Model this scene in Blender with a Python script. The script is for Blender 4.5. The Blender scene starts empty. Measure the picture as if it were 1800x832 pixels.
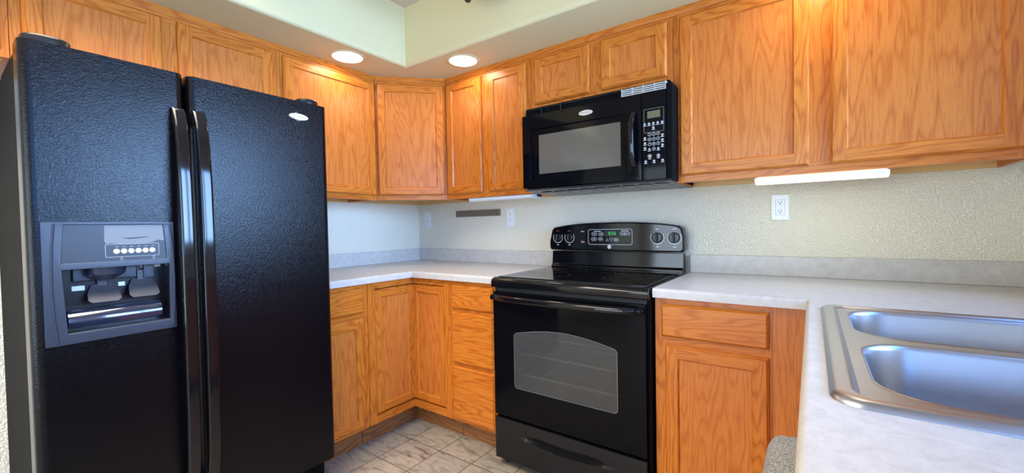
import bpy, bmesh, math, random
from mathutils import Matrix, Vector
I = 0.0254                      # everything below is laid out in inches
S = bpy.context.scene
COL = S.collection
random.seed(7)
R = math.radians

# ------------------------------------------------------------------ camera
def basis(yaw, pitch, roll):
    f = Vector((math.sin(yaw)*math.cos(pitch), math.cos(yaw)*math.cos(pitch), math.sin(pitch)))
    r = Vector((math.cos(yaw), -math.sin(yaw), 0)); u = r.cross(f)
    c, s = math.cos(roll), math.sin(roll)
    return c*r+s*u, -s*r+c*u, f
cd = bpy.data.cameras.new('camera'); cam = bpy.data.objects.new('camera', cd); COL.objects.link(cam)
r_, u_, f_ = basis(-.6214, -.0240, -.0186)
cam.matrix_world = Matrix(((r_.x, u_.x, -f_.x, 98.53*I), (r_.y, u_.y, -f_.y, -88.50*I), (r_.z, u_.z, -f_.z, 45.71*I), (0, 0, 0, 1)))
cd.sensor_fit = 'HORIZONTAL'; cd.sensor_width = 36; cd.lens = 736.8/1800*36; cd.clip_start = .01
S.camera = cam
# ------------------------------------------------------------------ view, sky, daylight, fill
S.view_settings.view_transform = 'Standard'; S.view_settings.look = 'None'
S.view_settings.gamma = 1; S.view_settings.use_curve_mapping = False
S.view_settings.exposure = 0.30
w = bpy.data.worlds.new('sky'); S.world = w; w.use_nodes = True
bg = w.node_tree.nodes['Background']; bg.inputs[0].default_value = (.42, .64, 1, 1); bg.inputs[1].default_value = 1.0
def area(name, loc, target, sx, sy, power, col, spread=180):
    l = bpy.data.lights.new(name, 'AREA'); l.shape = 'RECTANGLE'; l.size = sx*I; l.size_y = sy*I
    l.energy = power; l.color = col; l.spread = R(spread)
    o = bpy.data.objects.new(name, l); COL.objects.link(o)
    o.location = Vector(loc)*I
    d = (Vector(target)-Vector(loc)).normalized(); o.rotation_euler = d.to_track_quat('-Z', 'Y').to_euler()
    return o
# daylight through the right-hand windows; the last two areas are added fill
area('window_daylight', (128.5, -41, 62), (0, -41, 62), 49, 35, 54, (.31, .55, 1), 86)
area('window_sky', (152, -46, 97), (104, -45, 37), 50, 40, 18, (.12, .36, 1), 100)
area('dining_window_daylight', (128.5, -114, 61), (60, -112, 56), 67, 41, 56, (.11, .36, 1), 150)
area('front_fill', (60, -216, 50), (60, 0, 48), 110, 84, 215, (.72, .86, 1))  # added soft fill from behind the camera, set in the unseen front opening
area('overhead_fill', (30, -84, 95.5), (21, -80, 0), 50, 84, 84, (1, .91, .75), 120)  # added overhead fill without a fixture, brightens the left side

# ------------------------------------------------------------------ materials
def mat(name, base=(.8, .8, .8), rough=.5, metal=0, spec=.5, coat=0, emit=None, es=0):
    m = bpy.data.materials.new(name); m.use_nodes = True
    b = m.node_tree.nodes['Principled BSDF']
    b.inputs['Base Color'].default_value = (*base, 1); b.inputs['Roughness'].default_value = rough
    b.inputs['Metallic'].default_value = metal; b.inputs['Specular IOR Level'].default_value = spec
    b.inputs['Coat Weight'].default_value = coat
    if emit: b.inputs['Emission Color'].default_value = (*emit, 1); b.inputs['Emission Strength'].default_value = es
    return m
class NT:
    def __init__(s, m): s.t = m.node_tree; s.b = s.t.nodes['Principled BSDF']
    def n(s, typ, ins={}, **kw):
        x = s.t.nodes.new(typ)
        for k, v in kw.items(): setattr(x, k, v)
        for k, v in ins.items():
            if isinstance(v, bpy.types.NodeSocket): s.t.links.new(v, x.inputs[k])
            else: x.inputs[k].default_value = v
        return x
    def link(s, a, b): s.t.links.new(a, b)
    def math(s, op, a, b=0): return s.n('ShaderNodeMath', {0: a, 1: b}, operation=op).outputs[0]
    def ramp(s, fac, stops):
        x = s.n('ShaderNodeValToRGB', {0: fac}); e = x.color_ramp.elements
        while len(e) < len(stops): e.new(.5)
        for q, (p, c) in zip(e, stops): q.position = p; q.color = (*c, 1)
        return x.outputs[0]
    def bump(s, h, strength, dist):
        x = s.n('ShaderNodeBump', {'Height': h, 'Strength': strength, 'Distance': dist}); s.link(x.outputs[0], s.b.inputs['Normal'])
def srgb(r, g, b):
    f = lambda c: (c/255/12.92) if c/255 <= .04045 else ((c/255+.055)/1.055)**2.4
    return f(r), f(g), f(b)

def oak(name, axis, loops=26, lo=srgb(168, 84, 24), mid=srgb(195, 109, 36), hi=srgb(206, 123, 45)):
    m = mat(name, rough=.27, spec=.33); t = NT(m)
    tc = t.n('ShaderNodeTexCoord'); oi = t.n('ShaderNodeObjectInfo')
    rnd = t.n('ShaderNodeCombineXYZ', {0: t.math('MULTIPLY', oi.outputs['Random'], 7.3), 1: t.math('MULTIPLY', oi.outputs['Random'], 3.1), 2: t.math('MULTIPLY', oi.outputs['Random'], 11.7)})
    v = t.n('ShaderNodeVectorMath', {0: tc.outputs['Object'], 1: rnd.outputs[0]}, operation='ADD').outputs[0]
    def mp(a, b):      # a across the grain, b along it
        sc = {'z': (a, a, b), 'x': (b, a, a), 'y': (a, b, a)}[axis]
        return t.n('ShaderNodeMapping', {'Vector': v, 'Scale': sc}).outputs[0]
    big = t.n('ShaderNodeTexNoise', {'Vector': mp(1, .13), 'Scale': 6.5, 'Detail': 3, 'Roughness': .45})
    ph = t.math('MULTIPLY', big.outputs[0], loops*6.2832)
    ring = t.math('ADD', t.math('MULTIPLY', t.math('SINE', ph), .5), .5)
    ring = t.math('POWER', ring, 3.2)
    pore = t.n('ShaderNodeTexNoise', {'Vector': mp(1, .03), 'Scale': 520, 'Detail': 2}).outputs[0]
    fine = t.n('ShaderNodeTexNoise', {'Vector': mp(1, .04), 'Scale': 120, 'Detail': 3}).outputs[0]
    tone = t.n('ShaderNodeTexNoise', {'Vector': mp(1, .3), 'Scale': 3, 'Detail': 1}).outputs[0]
    f = t.math('ADD', t.math('MULTIPLY', ring, .42), t.math('MULTIPLY', fine, .42))
    f = t.math('ADD', f, t.math('MULTIPLY', tone, .30))
    c = t.ramp(f, [(.2, hi), (.5, mid), (.95, lo)])
    pm = t.ramp(pore, [(.30, (.62, .55, .48)), (.46, (1, 1, 1))])
    mx = t.n('ShaderNodeMix', {0: .8, 6: c, 7: pm}, data_type='RGBA', blend_type='MULTIPLY')
    t.link(mx.outputs[2], t.b.inputs['Base Color'])
    t.bump(pore, .12, .0006)
    return m
OAKV = oak('oak_vertical_grain', 'z'); OAKH = oak('oak_horizontal_grain', 'x')
OAKD = oak('oak_depth_grain', 'y')
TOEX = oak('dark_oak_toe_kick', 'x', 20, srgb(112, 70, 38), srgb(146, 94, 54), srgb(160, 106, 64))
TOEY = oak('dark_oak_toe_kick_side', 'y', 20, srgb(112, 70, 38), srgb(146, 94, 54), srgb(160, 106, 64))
VENEER = oak('oak_veneer_panel', 'z', 22, srgb(180, 95, 34), srgb(196, 112, 46), srgb(203, 122, 53))
INNER = mat('cabinet_underside', srgb(222, 178, 112), .5)
DARK = mat('dark_interior', (.012, .010, .009), .9, spec=.1)
def paint(name, c, sc=160, st=.35):
    m = mat(name, c, .62, spec=.25); t = NT(m); tc = t.n('ShaderNodeTexCoord')
    n = t.n('ShaderNodeTexNoise', {'Vector': tc.outputs['Object'], 'Scale': sc, 'Detail': 3, 'Roughness': .55})
    h = t.ramp(n.outputs[0], [(.42, (0, 0, 0)), (.62, (1, 1, 1))])
    t.bump(h, st, .0034); return m
WALL = paint('orange_peel_wall_paint', srgb(241, 232, 210), 115, .85)
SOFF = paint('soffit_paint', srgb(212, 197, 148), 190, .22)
CEIL = paint('ceiling_paint', srgb(206, 186, 162), 120, .35)
def laminate():
    m = mat('stone_look_laminate', rough=.33, spec=.4); t = NT(m); tc = t.n('ShaderNodeTexCoord')
    a = t.n('ShaderNodeTexNoise', {'Vector': tc.outputs['Object'], 'Scale': 34, 'Detail': 6, 'Roughness': .65, 'Distortion': .4}).outputs[0]
    b = t.n('ShaderNodeTexNoise', {'Vector': tc.outputs['Object'], 'Scale': 240, 'Detail': 2}).outputs[0]
    f = t.math('ADD', t.math('MULTIPLY', a, .75), t.math('MULTIPLY', b, .25))
    t.link(t.ramp(f, [(.34, srgb(184, 178, 169)), (.5, srgb(196, 189, 181)), (.66, srgb(205, 198, 190))]), t.b.inputs['Base Color'])
    return m
LAM = laminate()
def slate():
    m = mat('slate_look_tile', rough=.42, spec=.4); t = NT(m); tc = t.n('ShaderNodeTexCoord')
    T = 8.62*I
    v = t.n('ShaderNodeMapping', {'Vector': tc.outputs['Object'], 'Location': (-27.75*I, 28.6*I, 0)}).outputs[0]
    sp = t.n('ShaderNodeSeparateXYZ', {0: v})
    ax = t.math('DIVIDE', sp.outputs[0], T); ay = t.math('DIVIDE', sp.outputs[1], T)
    cell = t.n('ShaderNodeCombineXYZ', {0: t.math('FLOOR', ax), 1: t.math('FLOOR', ay)})
    wn = t.n('ShaderNodeTexWhiteNoise', {'Vector': cell.outputs[0]})
    def edge(a): return t.math('ABSOLUTE', t.math('SUBTRACT', t.math('FRACT', a), .5))
    e = t.math('MAXIMUM', edge(ax), edge(ay))
    gr = t.math('GREATER_THAN', e, .487)
    off = t.n('ShaderNodeVectorMath', {0: v, 1: t.n('ShaderNodeVectorMath', {0: wn.outputs['Color'], 3: 9.0}, operation='SCALE').outputs[0]}, operation='ADD').outputs[0]
    rot = t.n('ShaderNodeMapping', {'Vector': off, 'Rotation': (0, 0, .7), 'Scale': (1, 3.4, 1)}).outputs[0]
    a = t.n('ShaderNodeTexNoise', {'Vector': rot, 'Scale': 8, 'Detail': 8, 'Roughness': .6, 'Distortion': .75}).outputs[0]
    c1 = t.ramp(a, [(.30, srgb(104, 92, 80)), (.43, srgb(150, 138, 122)), (.55, srgb(172, 161, 144)), (.68, srgb(134, 126, 116))])
    c2 = t.ramp(wn.outputs['Value'], [(0, (.86, .87, .9)), (.5, (1, .97, .92)), (1, (1.05, 1.0, .93))])
    mx = t.n('ShaderNodeMix', {0: 1.0, 6: c1, 7: c2}, data_type='RGBA', blend_type='MULTIPLY')
    m2 = t.n('ShaderNodeMix', {0: gr, 6: mx.outputs[2], 7: (*srgb(104, 92, 80), 1)}, data_type='RGBA')
    t.link(m2.outputs[2], t.b.inputs['Base Color'])
    h = t.math('SUBTRACT', t.math('MULTIPLY', a, .6), gr); t.bump(h, .5, .002)
    return m
TILE = slate()
def leather_black():
    m = mat('pebbled_black_enamel', (.002, .002, .003), .20, spec=.22); t = NT(m); tc = t.n('ShaderNodeTexCoord')
    a = t.n('ShaderNodeTexNoise', {'Vector': tc.outputs['Object'], 'Scale': 120, 'Detail': 4, 'Roughness': .62, 'Distortion': 2.2}).outputs[0]
    b = t.n('ShaderNodeTexVoronoi', {'Vector': tc.outputs['Object'], 'Scale': 170}).outputs[0]
    t.bump(t.math('ADD', t.math('MULTIPLY', a, 1.1), t.math('MULTIPLY', b, .5)), .24, .0018)
    return m
PEB = leather_black()
GLOSS = mat('black_gloss', (.003, .003, .004), .06, spec=.11)
BPLA = mat('black_plastic', (.006, .006, .008), .25, spec=.4)
GLOSS2 = mat('black_glass', (.004, .004, .005), .08, spec=.45)
SATIN = mat('satin_black_metal', (.004, .004, .004), .7, spec=.06)
BEZ = mat('charcoal_plastic', (.020, .025, .040), .34, spec=.5)
BEZ2 = mat('ribbed_charcoal_panel', (.018, .02, .026), .4)
PADDLE = mat('grey_rubber', (.06, .056, .06), .45)
BLUEPL = mat('glossy_smoke_plastic', (.012, .016, .035), .12, spec=.8, coat=.5)
SILVER = mat('badge_silver', (.62, .63, .62), .3, .7)
CHROME = mat('chrome', (.75, .76, .78), .12, 1)
def steel():
    m = mat('brushed_stainless', (.45, .475, .53), .27, 1); t = NT(m); tc = t.n('ShaderNodeTexCoord')  # slight blue tint: reflected sky put into the steel's colour
    mp = t.n('ShaderNodeMapping', {'Vector': tc.outputs['Object'], 'Scale': (6, 400, 60)}).outputs[0]
    a = t.n('ShaderNodeTexNoise', {'Vector': mp, 'Scale': 3, 'Detail': 3}).outputs[0]
    t.link(t.math('ADD', t.math('MULTIPLY', a, .16), .24), t.b.inputs['Roughness']); t.bump(a, .06, .0004); return m
STEEL = steel()
WPL = mat('white_plastic', (.82, .82, .79), .35)
WPRINT = mat('white_print', (.75, .75, .75), .5)
GPRINT = mat('grey_print', (.30, .30, .30), .5)
RPRINT = mat('red_print', (.55, .06, .05), .5)
HOLE = mat('slot_black', (.01, .01, .01), .6)
STRIP = mat('grey_brown_metal', srgb(128, 116, 100), .42, .5)
LCD = mat('lcd_olive', srgb(96, 90, 62), .3)
GREEN = mat('green_led', (.0, .05, .01), .5, emit=(.05, 1, .2), es=.55)
LENS = mat('lit_lamp_lens', (.9, .9, .9), .5, emit=(1, .95, .86), es=4)
TUBE = mat('lit_fluorescent_lens', (.9, .9, .9), .4, emit=(.93, 1, .95), es=1.4)
OFFL = mat('unlit_lens', (.74, .76, .76), .35)
BRONZE = mat('aged_bronze', (.10, .065, .04), .35, .9)
FROST = mat('frosted_bowl', (.8, .78, .7), .5)
GREY_SHEEN = mat('black_plastic_painted_sheen', (.16, .16, .16), .5)  # black plastic; its grey sky sheen is painted into the colour
_t = NT(GREY_SHEEN); _n = _t.n('ShaderNodeTexNoise', {'Vector': _t.n('ShaderNodeTexCoord').outputs['Object'], 'Scale': 700, 'Detail': 1})
_t.link(_t.ramp(_n.outputs[0], [(.38, (.09, .09, .09)), (.62, (.42, .42, .42))]), _t.b.inputs['Base Color'])
RING = mat('burner_print', (.05, .05, .052), .3)
RACK = mat('oven_rack_wire', (.8, .79, .76), .35, .3)
CAVITY = mat('oven_enamel', (.06, .06, .062), .5)
def smoked(name, col, fac):
    m = bpy.data.materials.new(name); m.use_nodes = True; t = m.node_tree; b = t.nodes['Principled BSDF']
    b.inputs['Base Color'].default_value = (*col, 1); b.inputs['Roughness'].default_value = .07
    tr = t.nodes.new('ShaderNodeBsdfTransparent'); tr.inputs[0].default_value = (.8, .8, .8, 1)
    mx = t.nodes.new('ShaderNodeMixShader'); mx.inputs[0].default_value = fac
    t.links.new(tr.outputs[0], mx.inputs[1]); t.links.new(b.outputs[0], mx.inputs[2])
    t.links.new(mx.outputs[0], t.nodes['Material Output'].inputs['Surface']); return m
OVENGL = smoked('oven_window_glass', (.085, .084, .08), .52)
MICROGL = smoked('microwave_window_mesh', (.13, .112, .085), .93)
GLASS = smoked('window_glass', (.9, .95, 1), .06)

# ------------------------------------------------------------------ mesh builder (inches)
class MB:
    def __init__(s): s.bm = bmesh.new()
    def _merge(s, t, m):
        for f in t.faces: f.material_index = m
        me = bpy.data.meshes.new('tmp'); t.to_mesh(me); t.free(); s.bm.from_mesh(me); bpy.data.meshes.remove(me); return s
    def box(s, x0, x1, y0, y1, z0, z1, m=0, bev=0, seg=2):
        t = bmesh.new(); bmesh.ops.create_cube(t, size=1)
        for v in t.verts: v.co = Vector(((x0+x1)/2+v.co.x*(x1-x0), (y0+y1)/2+v.co.y*(y1-y0), (z0+z1)/2+v.co.z*(z1-z0)))
        if bev: bmesh.ops.bevel(t, geom=t.edges[:], offset=bev, segments=seg, affect='EDGES', profile=.5)
        return s._merge(t, m)
    @staticmethod
    def P(axis, u, v, h): return {'y': (u, h, v), 'x': (h, u, v), 'z': (u, v, h)}[axis]
    def plate(s, outer, holes, axis, a, b, m=0, bev=0, seg=2, sel=None):
        t = bmesh.new(); ed = []
        for lp in [outer]+holes:
            vs = [t.verts.new(s.P(axis, u, v, a)) for u, v in lp]
            ed += [t.edges.new((vs[i], vs[(i+1) % len(vs)])) for i in range(len(vs))]
        if holes: bmesh.ops.triangle_fill(t, edges=ed, use_beauty=True)
        else: t.faces.new(t.verts[:])
        g = bmesh.ops.extrude_face_region(t, geom=t.faces[:])
        d = Vector(s.P(axis, 0, 0, b-a))
        for e in g['geom']:
            if isinstance(e, bmesh.types.BMVert): e.co += d
        bmesh.ops.recalc_face_normals(t, faces=t.faces[:])
        if bev:
            ee = [e for e in t.edges if e.calc_face_angle(0) > .5 and (sel is None or sel(e))]
            bmesh.ops.bevel(t, geom=ee, offset=bev, segments=seg, affect='EDGES', profile=.5)
        return s._merge(t, m)
    def prism(s, pts, axis, a, b, m=0, bev=0, seg=2, sel=None): return s.plate(pts, [], axis, a, b, m, bev, seg, sel)
    def flat(s, pts, axis, h, m=0):
        t = bmesh.new(); t.faces.new([t.verts.new(s.P(axis, u, v, h)) for u, v in pts]); return s._merge(t, m)
    def loft(s, loops, m=0, cap0=True, cap1=True, closed=True):
        t = bmesh.new(); L = [[t.verts.new(p) for p in lp] for lp in loops]; n = len(L[0])
        for a, b in zip(L, L[1:]):
            for i in range(n if closed else n-1): t.faces.new((a[i], a[(i+1) % n], b[(i+1) % n], b[i]))
        if cap0: t.faces.new(L[0][::-1])
        if cap1: t.faces.new(L[-1])
        bmesh.ops.recalc_face_normals(t, faces=t.faces[:]); return s._merge(t, m)
    def tube(s, path, r, seg=10, m=0, rz=None):
        path = [Vector(p) for p in path]; loops = []
        for i, p in enumerate(path):
            d = (path[min(i+1, len(path)-1)]-path[max(i-1, 0)]).normalized()
            up = Vector((0, 0, 1)) if abs(d.z) < .9 else Vector((1, 0, 0))
            a = d.cross(up).normalized(); b = a.cross(d).normalized()
            ra = r[i] if isinstance(r, (list, tuple)) else r; rb = ra if rz is None else (rz[i] if isinstance(rz, (list, tuple)) else rz)
            loops.append([p+a*ra*math.cos(2*math.pi*k/seg)+b*rb*math.sin(2*math.pi*k/seg) for k in range(seg)])
        return s.loft(loops, m)
    def lathe(s, prof, c, axis='z', seg=32, m=0, cap0=True, cap1=True):
        loops = []
        for r, h in prof:
            lp = []
            for k in range(seg):
                a = 2*math.pi*k/seg; u, v = r*math.cos(a), r*math.sin(a)
                q = s.P(axis, u, v, h); lp.append((c[0]+q[0], c[1]+q[1], c[2]+q[2]))
            loops.append(lp)
        return s.loft(loops, m, cap0, cap1)
    def arc(s, cx, cz, y, r0, r1, a0, a1, m=0, seg=40, ax='y'):
        t = bmesh.new(); full = abs(a1-a0) > 359.9; n = seg; vs = []
        for k in range(n if full else n+1):
            a = R(a0+(a1-a0)*k/n)
            vs.append((t.verts.new(s.P(ax, cx+r0*math.cos(a), cz+r0*math.sin(a), y)), t.verts.new(s.P(ax, cx+r1*math.cos(a), cz+r1*math.sin(a), y))))
        for k in range(n):
            a, b = vs[k], vs[(k+1) % len(vs)]; t.faces.new((a[0], a[1], b[1], b[0]))
        return s._merge(t, m)
    def outline(s, loop, wd, axis, h, m=0):      # thin printed line along a closed loop
        n = len(loop); c = Vector((sum(p[0] for p in loop)/n, sum(p[1] for p in loop)/n)); t = bmesh.new()
        o = [t.verts.new(s.P(axis, *p, h)) for p in loop]
        inn = []
        for i in range(n):
            a, b, d = Vector(loop[i-1]), Vector(loop[i]), Vector(loop[(i+1) % n])
            e1 = (b-a).normalized(); e2 = (d-b).normalized(); nn = Vector((-(e1.y+e2.y), e1.x+e2.x)).normalized()
            if nn.dot(c-b) < 0: nn = -nn
            q = b+nn*wd; inn.append(t.verts.new(s.P(axis, q.x, q.y, h)))
        for i in range(n): t.faces.new((o[i], o[(i+1) % n], inn[(i+1) % n], inn[i]))
        return s._merge(t, m)
    def text(s, txt, cx, cz, y, size, m=0, lift=.012, squash=1):     # raised lettering on a face that looks to -y
        c = bpy.data.curves.new('tmp', 'FONT'); c.body = txt; c.size = size; c.align_x = 'CENTER'; c.align_y = 'CENTER'; c.resolution_u = 3
        o = bpy.data.objects.new('tmp', c); COL.objects.link(o)
        me = bpy.data.meshes.new_from_object(o.evaluated_get(bpy.context.evaluated_depsgraph_get()))
        t = bmesh.new(); t.from_mesh(me); bpy.data.objects.remove(o); bpy.data.curves.remove(c); bpy.data.meshes.remove(me)
        for v in t.verts: v.co = Vector((cx+v.co.x*squash, y-lift, cz+v.co.y))
        return s._merge(t, m)
    def ball(s, c, rx, ry, rz, m=0, seg=20):
        t = bmesh.new(); bmesh.ops.create_uvsphere(t, u_segments=seg, v_segments=seg//2, radius=1)
        for v in t.verts: v.co = Vector((c[0]+v.co.x*rx, c[1]+v.co.y*ry, c[2]+v.co.z*rz))
        return s._merge(t, m)
    def build(s, name, mats, parent=None, label=None, smooth=35, wn=True, loc=None):
        me = bpy.data.meshes.new(name)
        bmesh.ops.scale(s.bm, vec=(I, I, I), verts=s.bm.verts[:])
        s.bm.to_mesh(me); s.bm.free()
        for mm in (mats if isinstance(mats, (list, tuple)) else [mats]): me.materials.append(mm)
        o = bpy.data.objects.new(name, me); COL.objects.link(o)
        if smooth:
            me.polygons.foreach_set('use_smooth', [True]*len(me.polygons)); me.set_sharp_from_angle(angle=R(smooth))
            if wn:
                md = o.modifiers.new('normals', 'WEIGHTED_NORMAL'); md.keep_sharp = True
        if parent is not None: o.parent = parent
        if label: o['label'] = label
        if loc: o.location = Vector(loc)*I
        return o
def rrect(x0, x1, y0, y1, r, n=6):
    rs = r if isinstance(r, (list, tuple)) else [r]*4      # order: x1y1, x0y1, x0y0, x1y0
    out = []
    for (cx, cy, a0, q) in ((x1, y1, 0, rs[0]), (x0, y1, 90, rs[1]), (x0, y0, 180, rs[2]), (x1, y0, 270, rs[3])):
        sx = -1 if cx == x1 else 1; sy = -1 if cy == y1 else 1
        for k in range(n+1):
            a = R(a0+90*k/n); out.append((cx+sx*q+q*math.cos(a), cy+sy*q+q*math.sin(a)))
    return out
def thing(name, label, cat, loc=(0, 0, 0), rz=0, group=None):
    o = bpy.data.objects.new(name, None); o.empty_display_size = .05; COL.objects.link(o)
    o.location = Vector(loc)*I; o.rotation_euler = (0, 0, R(rz)); o['label'] = label; o['category'] = cat
    if group: o['group'] = group
    return o
def struct(o): o['kind'] = 'structure'; return o
def copy_tree(o, parent=None):
    c = o.copy(); COL.objects.link(c)
    if parent is not None: c.parent = parent
    for ch in list(o.children): copy_tree(ch, c)
    return c

# ------------------------------------------------------------------ the room
XR, YF, ZC, ZS = 123.6, -212, 96.0, 82.75
struct(MB().box(-4, XR+4, YF-4, 4, -2, 0).build('floor', TILE, smooth=0))
struct(MB().box(-4, XR+4, 0, 4, 0, ZC).build('wall_back', WALL, smooth=0))
struct(MB().box(-4, 0, YF, 0, 0, ZC).build('wall_left', WALL, smooth=0))
struct(MB().plate([(YF, 0), (0, 0), (0, ZC), (YF, ZC)], [[(-66, 44), (-16, 44), (-16, 80), (-66, 80)], [(-148, 40), (-80, 40), (-80, 82), (-148, 82)]], 'x', XR, XR+4).build('wall_right', WALL, smooth=0))
struct(MB().plate([(-4, 0), (XR+4, 0), (XR+4, ZC), (-4, ZC)], [[(6, .5), (114, .5), (114, 84), (6, 84)]], 'y', YF-4, YF).build('wall_front', WALL, smooth=0))
struct(MB().box(-4, XR+4, YF-4, 4, ZC, ZC+4).build('ceiling', CEIL, smooth=0))
# bulkhead over the wall cabinets with soft rounded lower edges
pr = [(0, 0), (XR, 0), (XR, -23.45), (22.95, -23.45), (22.95, -140), (0, -140)]
def soff_edge(e):
    a, b = (v.co for v in e.verts); low = abs(a.z-ZS) < .01 and abs(b.z-ZS) < .01
    return low and ((abs(a.y+23.45) < .01 and abs(b.y+23.45) < .01) or (abs(a.x-22.95) < .01 and abs(b.x-22.95) < .01))
so = MB().prism(pr, 'z', ZC, ZS, bev=.8, seg=4, sel=soff_edge).build('soffit', SOFF); struct(so)
fr = MB()
for b in ((-67, -65.2, 43, 81), (-16.8, -15, 43, 81), (-65.2, -16.8, 43, 44.8), (-65.2, -16.8, 79.2, 81), (-41.8, -40.2, 44.8, 79.2)):
    fr.box(XR-.4, XR+2.4, b[0], b[1], b[2], b[3], bev=.15)
wnd = struct(fr.build('window_1', WPL)); MB().box(XR+1, XR+1.2, -65.2, -16.8, 44.8, 79.2).build('pane', GLASS, wnd)
fr = MB()
for b in ((-149, -147.2, 39, 83), (-80.8, -79, 39, 83), (-147.2, -80.8, 39, 40.8), (-147.2, -80.8, 81.2, 83), (-114.8, -113.2, 40.8, 81.2)):
    fr.box(XR-.4, XR+2.4, b[0], b[1], b[2], b[3], bev=.15)
wnd = struct(fr.build('window_2', WPL)); MB().box(XR+1, XR+1.2, -147.2, -80.8, 40.8, 81.2).build('pane', GLASS, wnd)
fr = MB()
for b in ((6, 9, .5, 84), (111, 114, .5, 84), (9, 111, .5, 4), (9, 111, 81, 84), (58.5, 61.5, 4, 81)): fr.box(b[0], b[1], YF-2.5, YF+.3, b[2], b[3], bev=.15)
dr = struct(fr.build('door_1', WPL)); MB().box(9, 111, YF-1.2, YF-1, 4, 81).build('pane', GLASS, dr)

# ------------------------------------------------------------------ cabinet pieces
def door_mesh(x0, x1, z0, z1, y, st=1.85, t=.75):
    """frame-and-panel door: full-height stiles, rails between, routed lip inside and out; front looks to -y"""
    b = bmesh.new(); c = .16; yf = y-t
    def V(x, z, yy): return b.verts.new((x, yy, z))
    def rect(i, yy): return [V(x0+i, z0+i, yy), V(x1-i, z0+i, yy), V(x1-i, z1-i, yy), V(x0+i, z1-i, yy)]
    back, side, lip, rim = rect(0, y), rect(0, yf+.32), rect(.12, yf+.2), rect(.3, yf)
    inn, rec, rec2 = rect(st, yf), rect(st+.2, yf+.3), rect(st+.22, y)
    mid = [0, 1, 0, 1]   # bottom, right, top, left -> 1 is horizontal grain for top/bottom
    mi = [1, 0, 1, 0]
    for A, B in ((back, side), (side, lip), (lip, rim), (inn, rec), (rec, rec2)):
        for k in range(4):
            f = b.faces.new((A[k], A[(k+1) % 4], B[(k+1) % 4], B[k])); f.material_index = mi[k]
    # flat front: stiles run full height, rails butt against them
    lb, lt = V(x0+st, z0+.3, yf), V(x0+st, z1-.3, yf); rb, rt = V(x1-st, z0+.3, yf), V(x1-st, z1-.3, yf)
    for q, m in (((rim[0], lb, inn[0], inn[3], lt, rim[3]), 0), ((rb, rim[1], rim[2], rt, inn[2], inn[1]), 0), ((lb, rb, inn[1], inn[0]), 1), ((inn[3], inn[2], rt, lt), 1)):
        f = b.faces.new(q); f.material_index = m
    bmesh.ops.recalc_face_normals(b, faces=b.faces[:])
    M = MB(); M.bm.free(); M.bm = b; return M
def door(x0, x1, z0, z1, y, parent, st=1.85):
    d = door_mesh(x0, x1, z0, z1, y, st).build('door', [OAKV, OAKH], parent, smooth=0)
    MB().box(x0+st+.1, x1-st-.1, y-.46, y-.2, z0+st+.1, z1-st-.1).build('door_panel', VENEER, d, smooth=0)
    return d
def drawer(x0, x1, z0, z1, y, parent):
    loops = []
    for i, yy in ((0, y), (0, y-.42), (.12, y-.55), (.3, y-.75)):
        loops.append([(x0+i, yy, z0+i), (x1-i, yy, z0+i), (x1-i, yy, z1-i), (x0+i, yy, z1-i)])
    return MB().loft(loops).build('drawer_front', OAKH, parent, smooth=0)
def frame(parent, y, stiles, rails):
    m = MB()
    for x0, x1, z0, z1 in stiles: m.box(x0, x1, y, y+.75, z0, z1, 0)
    for x0, x1, z0, z1 in rails: m.box(x0, x1, y, y+.75, z0, z1, 1)
    return m.build('face_frame', [OAKV, OAKH], parent, smooth=0)
ZB, ZT = 52.75, 82.6
def wall_cab(label, x, w, y0=0, rz=0, zb=ZB, doors=(), d=12, group=None, mid=True, loc=None):
    o = thing('wall_cabinet', label, 'cabinet', loc or (x, y0, zb), rz, group); h = ZT-zb; y = -d
    b = MB()
    for a, c in ((0.02, .6), (w-.6, w-.02)): b.box(a, c, y+.75, -.03, 0, h, 0)
    b.box(.6, w-.6, y+.75, -.03, 1.0, 1.5, 1); b.box(.6, w-.6, y+.75, -.03, h-.6, h, 1)
    b.box(.6, w-.6, -.75, -.03, .02, 1.0, 1); b.box(.6, w-.6, -.4, -.03, 1.5, h-.6, 1)
    b.build('carcass', [OAKV, INNER], o, smooth=0)
    st = [(.02, 1.6, 0, h), (w-1.6, w-.02, 0, h)]; rl = []
    xs = [1.6]
    for a, c in zip(doors, doors[1:]):
        if mid: st.append((a[1]-.55, c[0]+.55, 1.7, h-2.3)); xs += [a[1]-.55, c[0]+.55]
    rl += [(1.6, w-1.6, 0, 1.7), (1.6, w-1.6, h-2.3, h)]
    frame(o, y, st, rl)
    for a, c, z0, z1 in doors: door(a, c, z0-zb, z1-zb, y, o)
    return o
DT, DB = 80.95, 53.9
WG = 'oak wall cabinets'
# back wall, left to right
def onx(x, *ds): return [(a-x, b-x, c, d) for a, b, c, d in ds]
wall_cab('oak wall cabinet with two narrow doors beside the corner, left of the microwave', 24.05, 25.5, doors=onx(24.05, (24.78, 35.85, DB, DT), (37.84, 48.52, DB, DT)))
wall_cab('short oak cabinet with two small doors directly above the microwave', 49.57, 29.4, zb=70.15, doors=onx(49.57, (50.67, 63.32, 71.45, DT), (65.69, 78.0, 71.45, DT)))
wall_cab('large oak wall cabinet with two wide doors, right of the microwave above the lit tube', 78.99, 41.3, doors=onx(78.99, (80.05, 98.22, DB, DT), (100.68, 119.2, DB, DT)))
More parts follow.
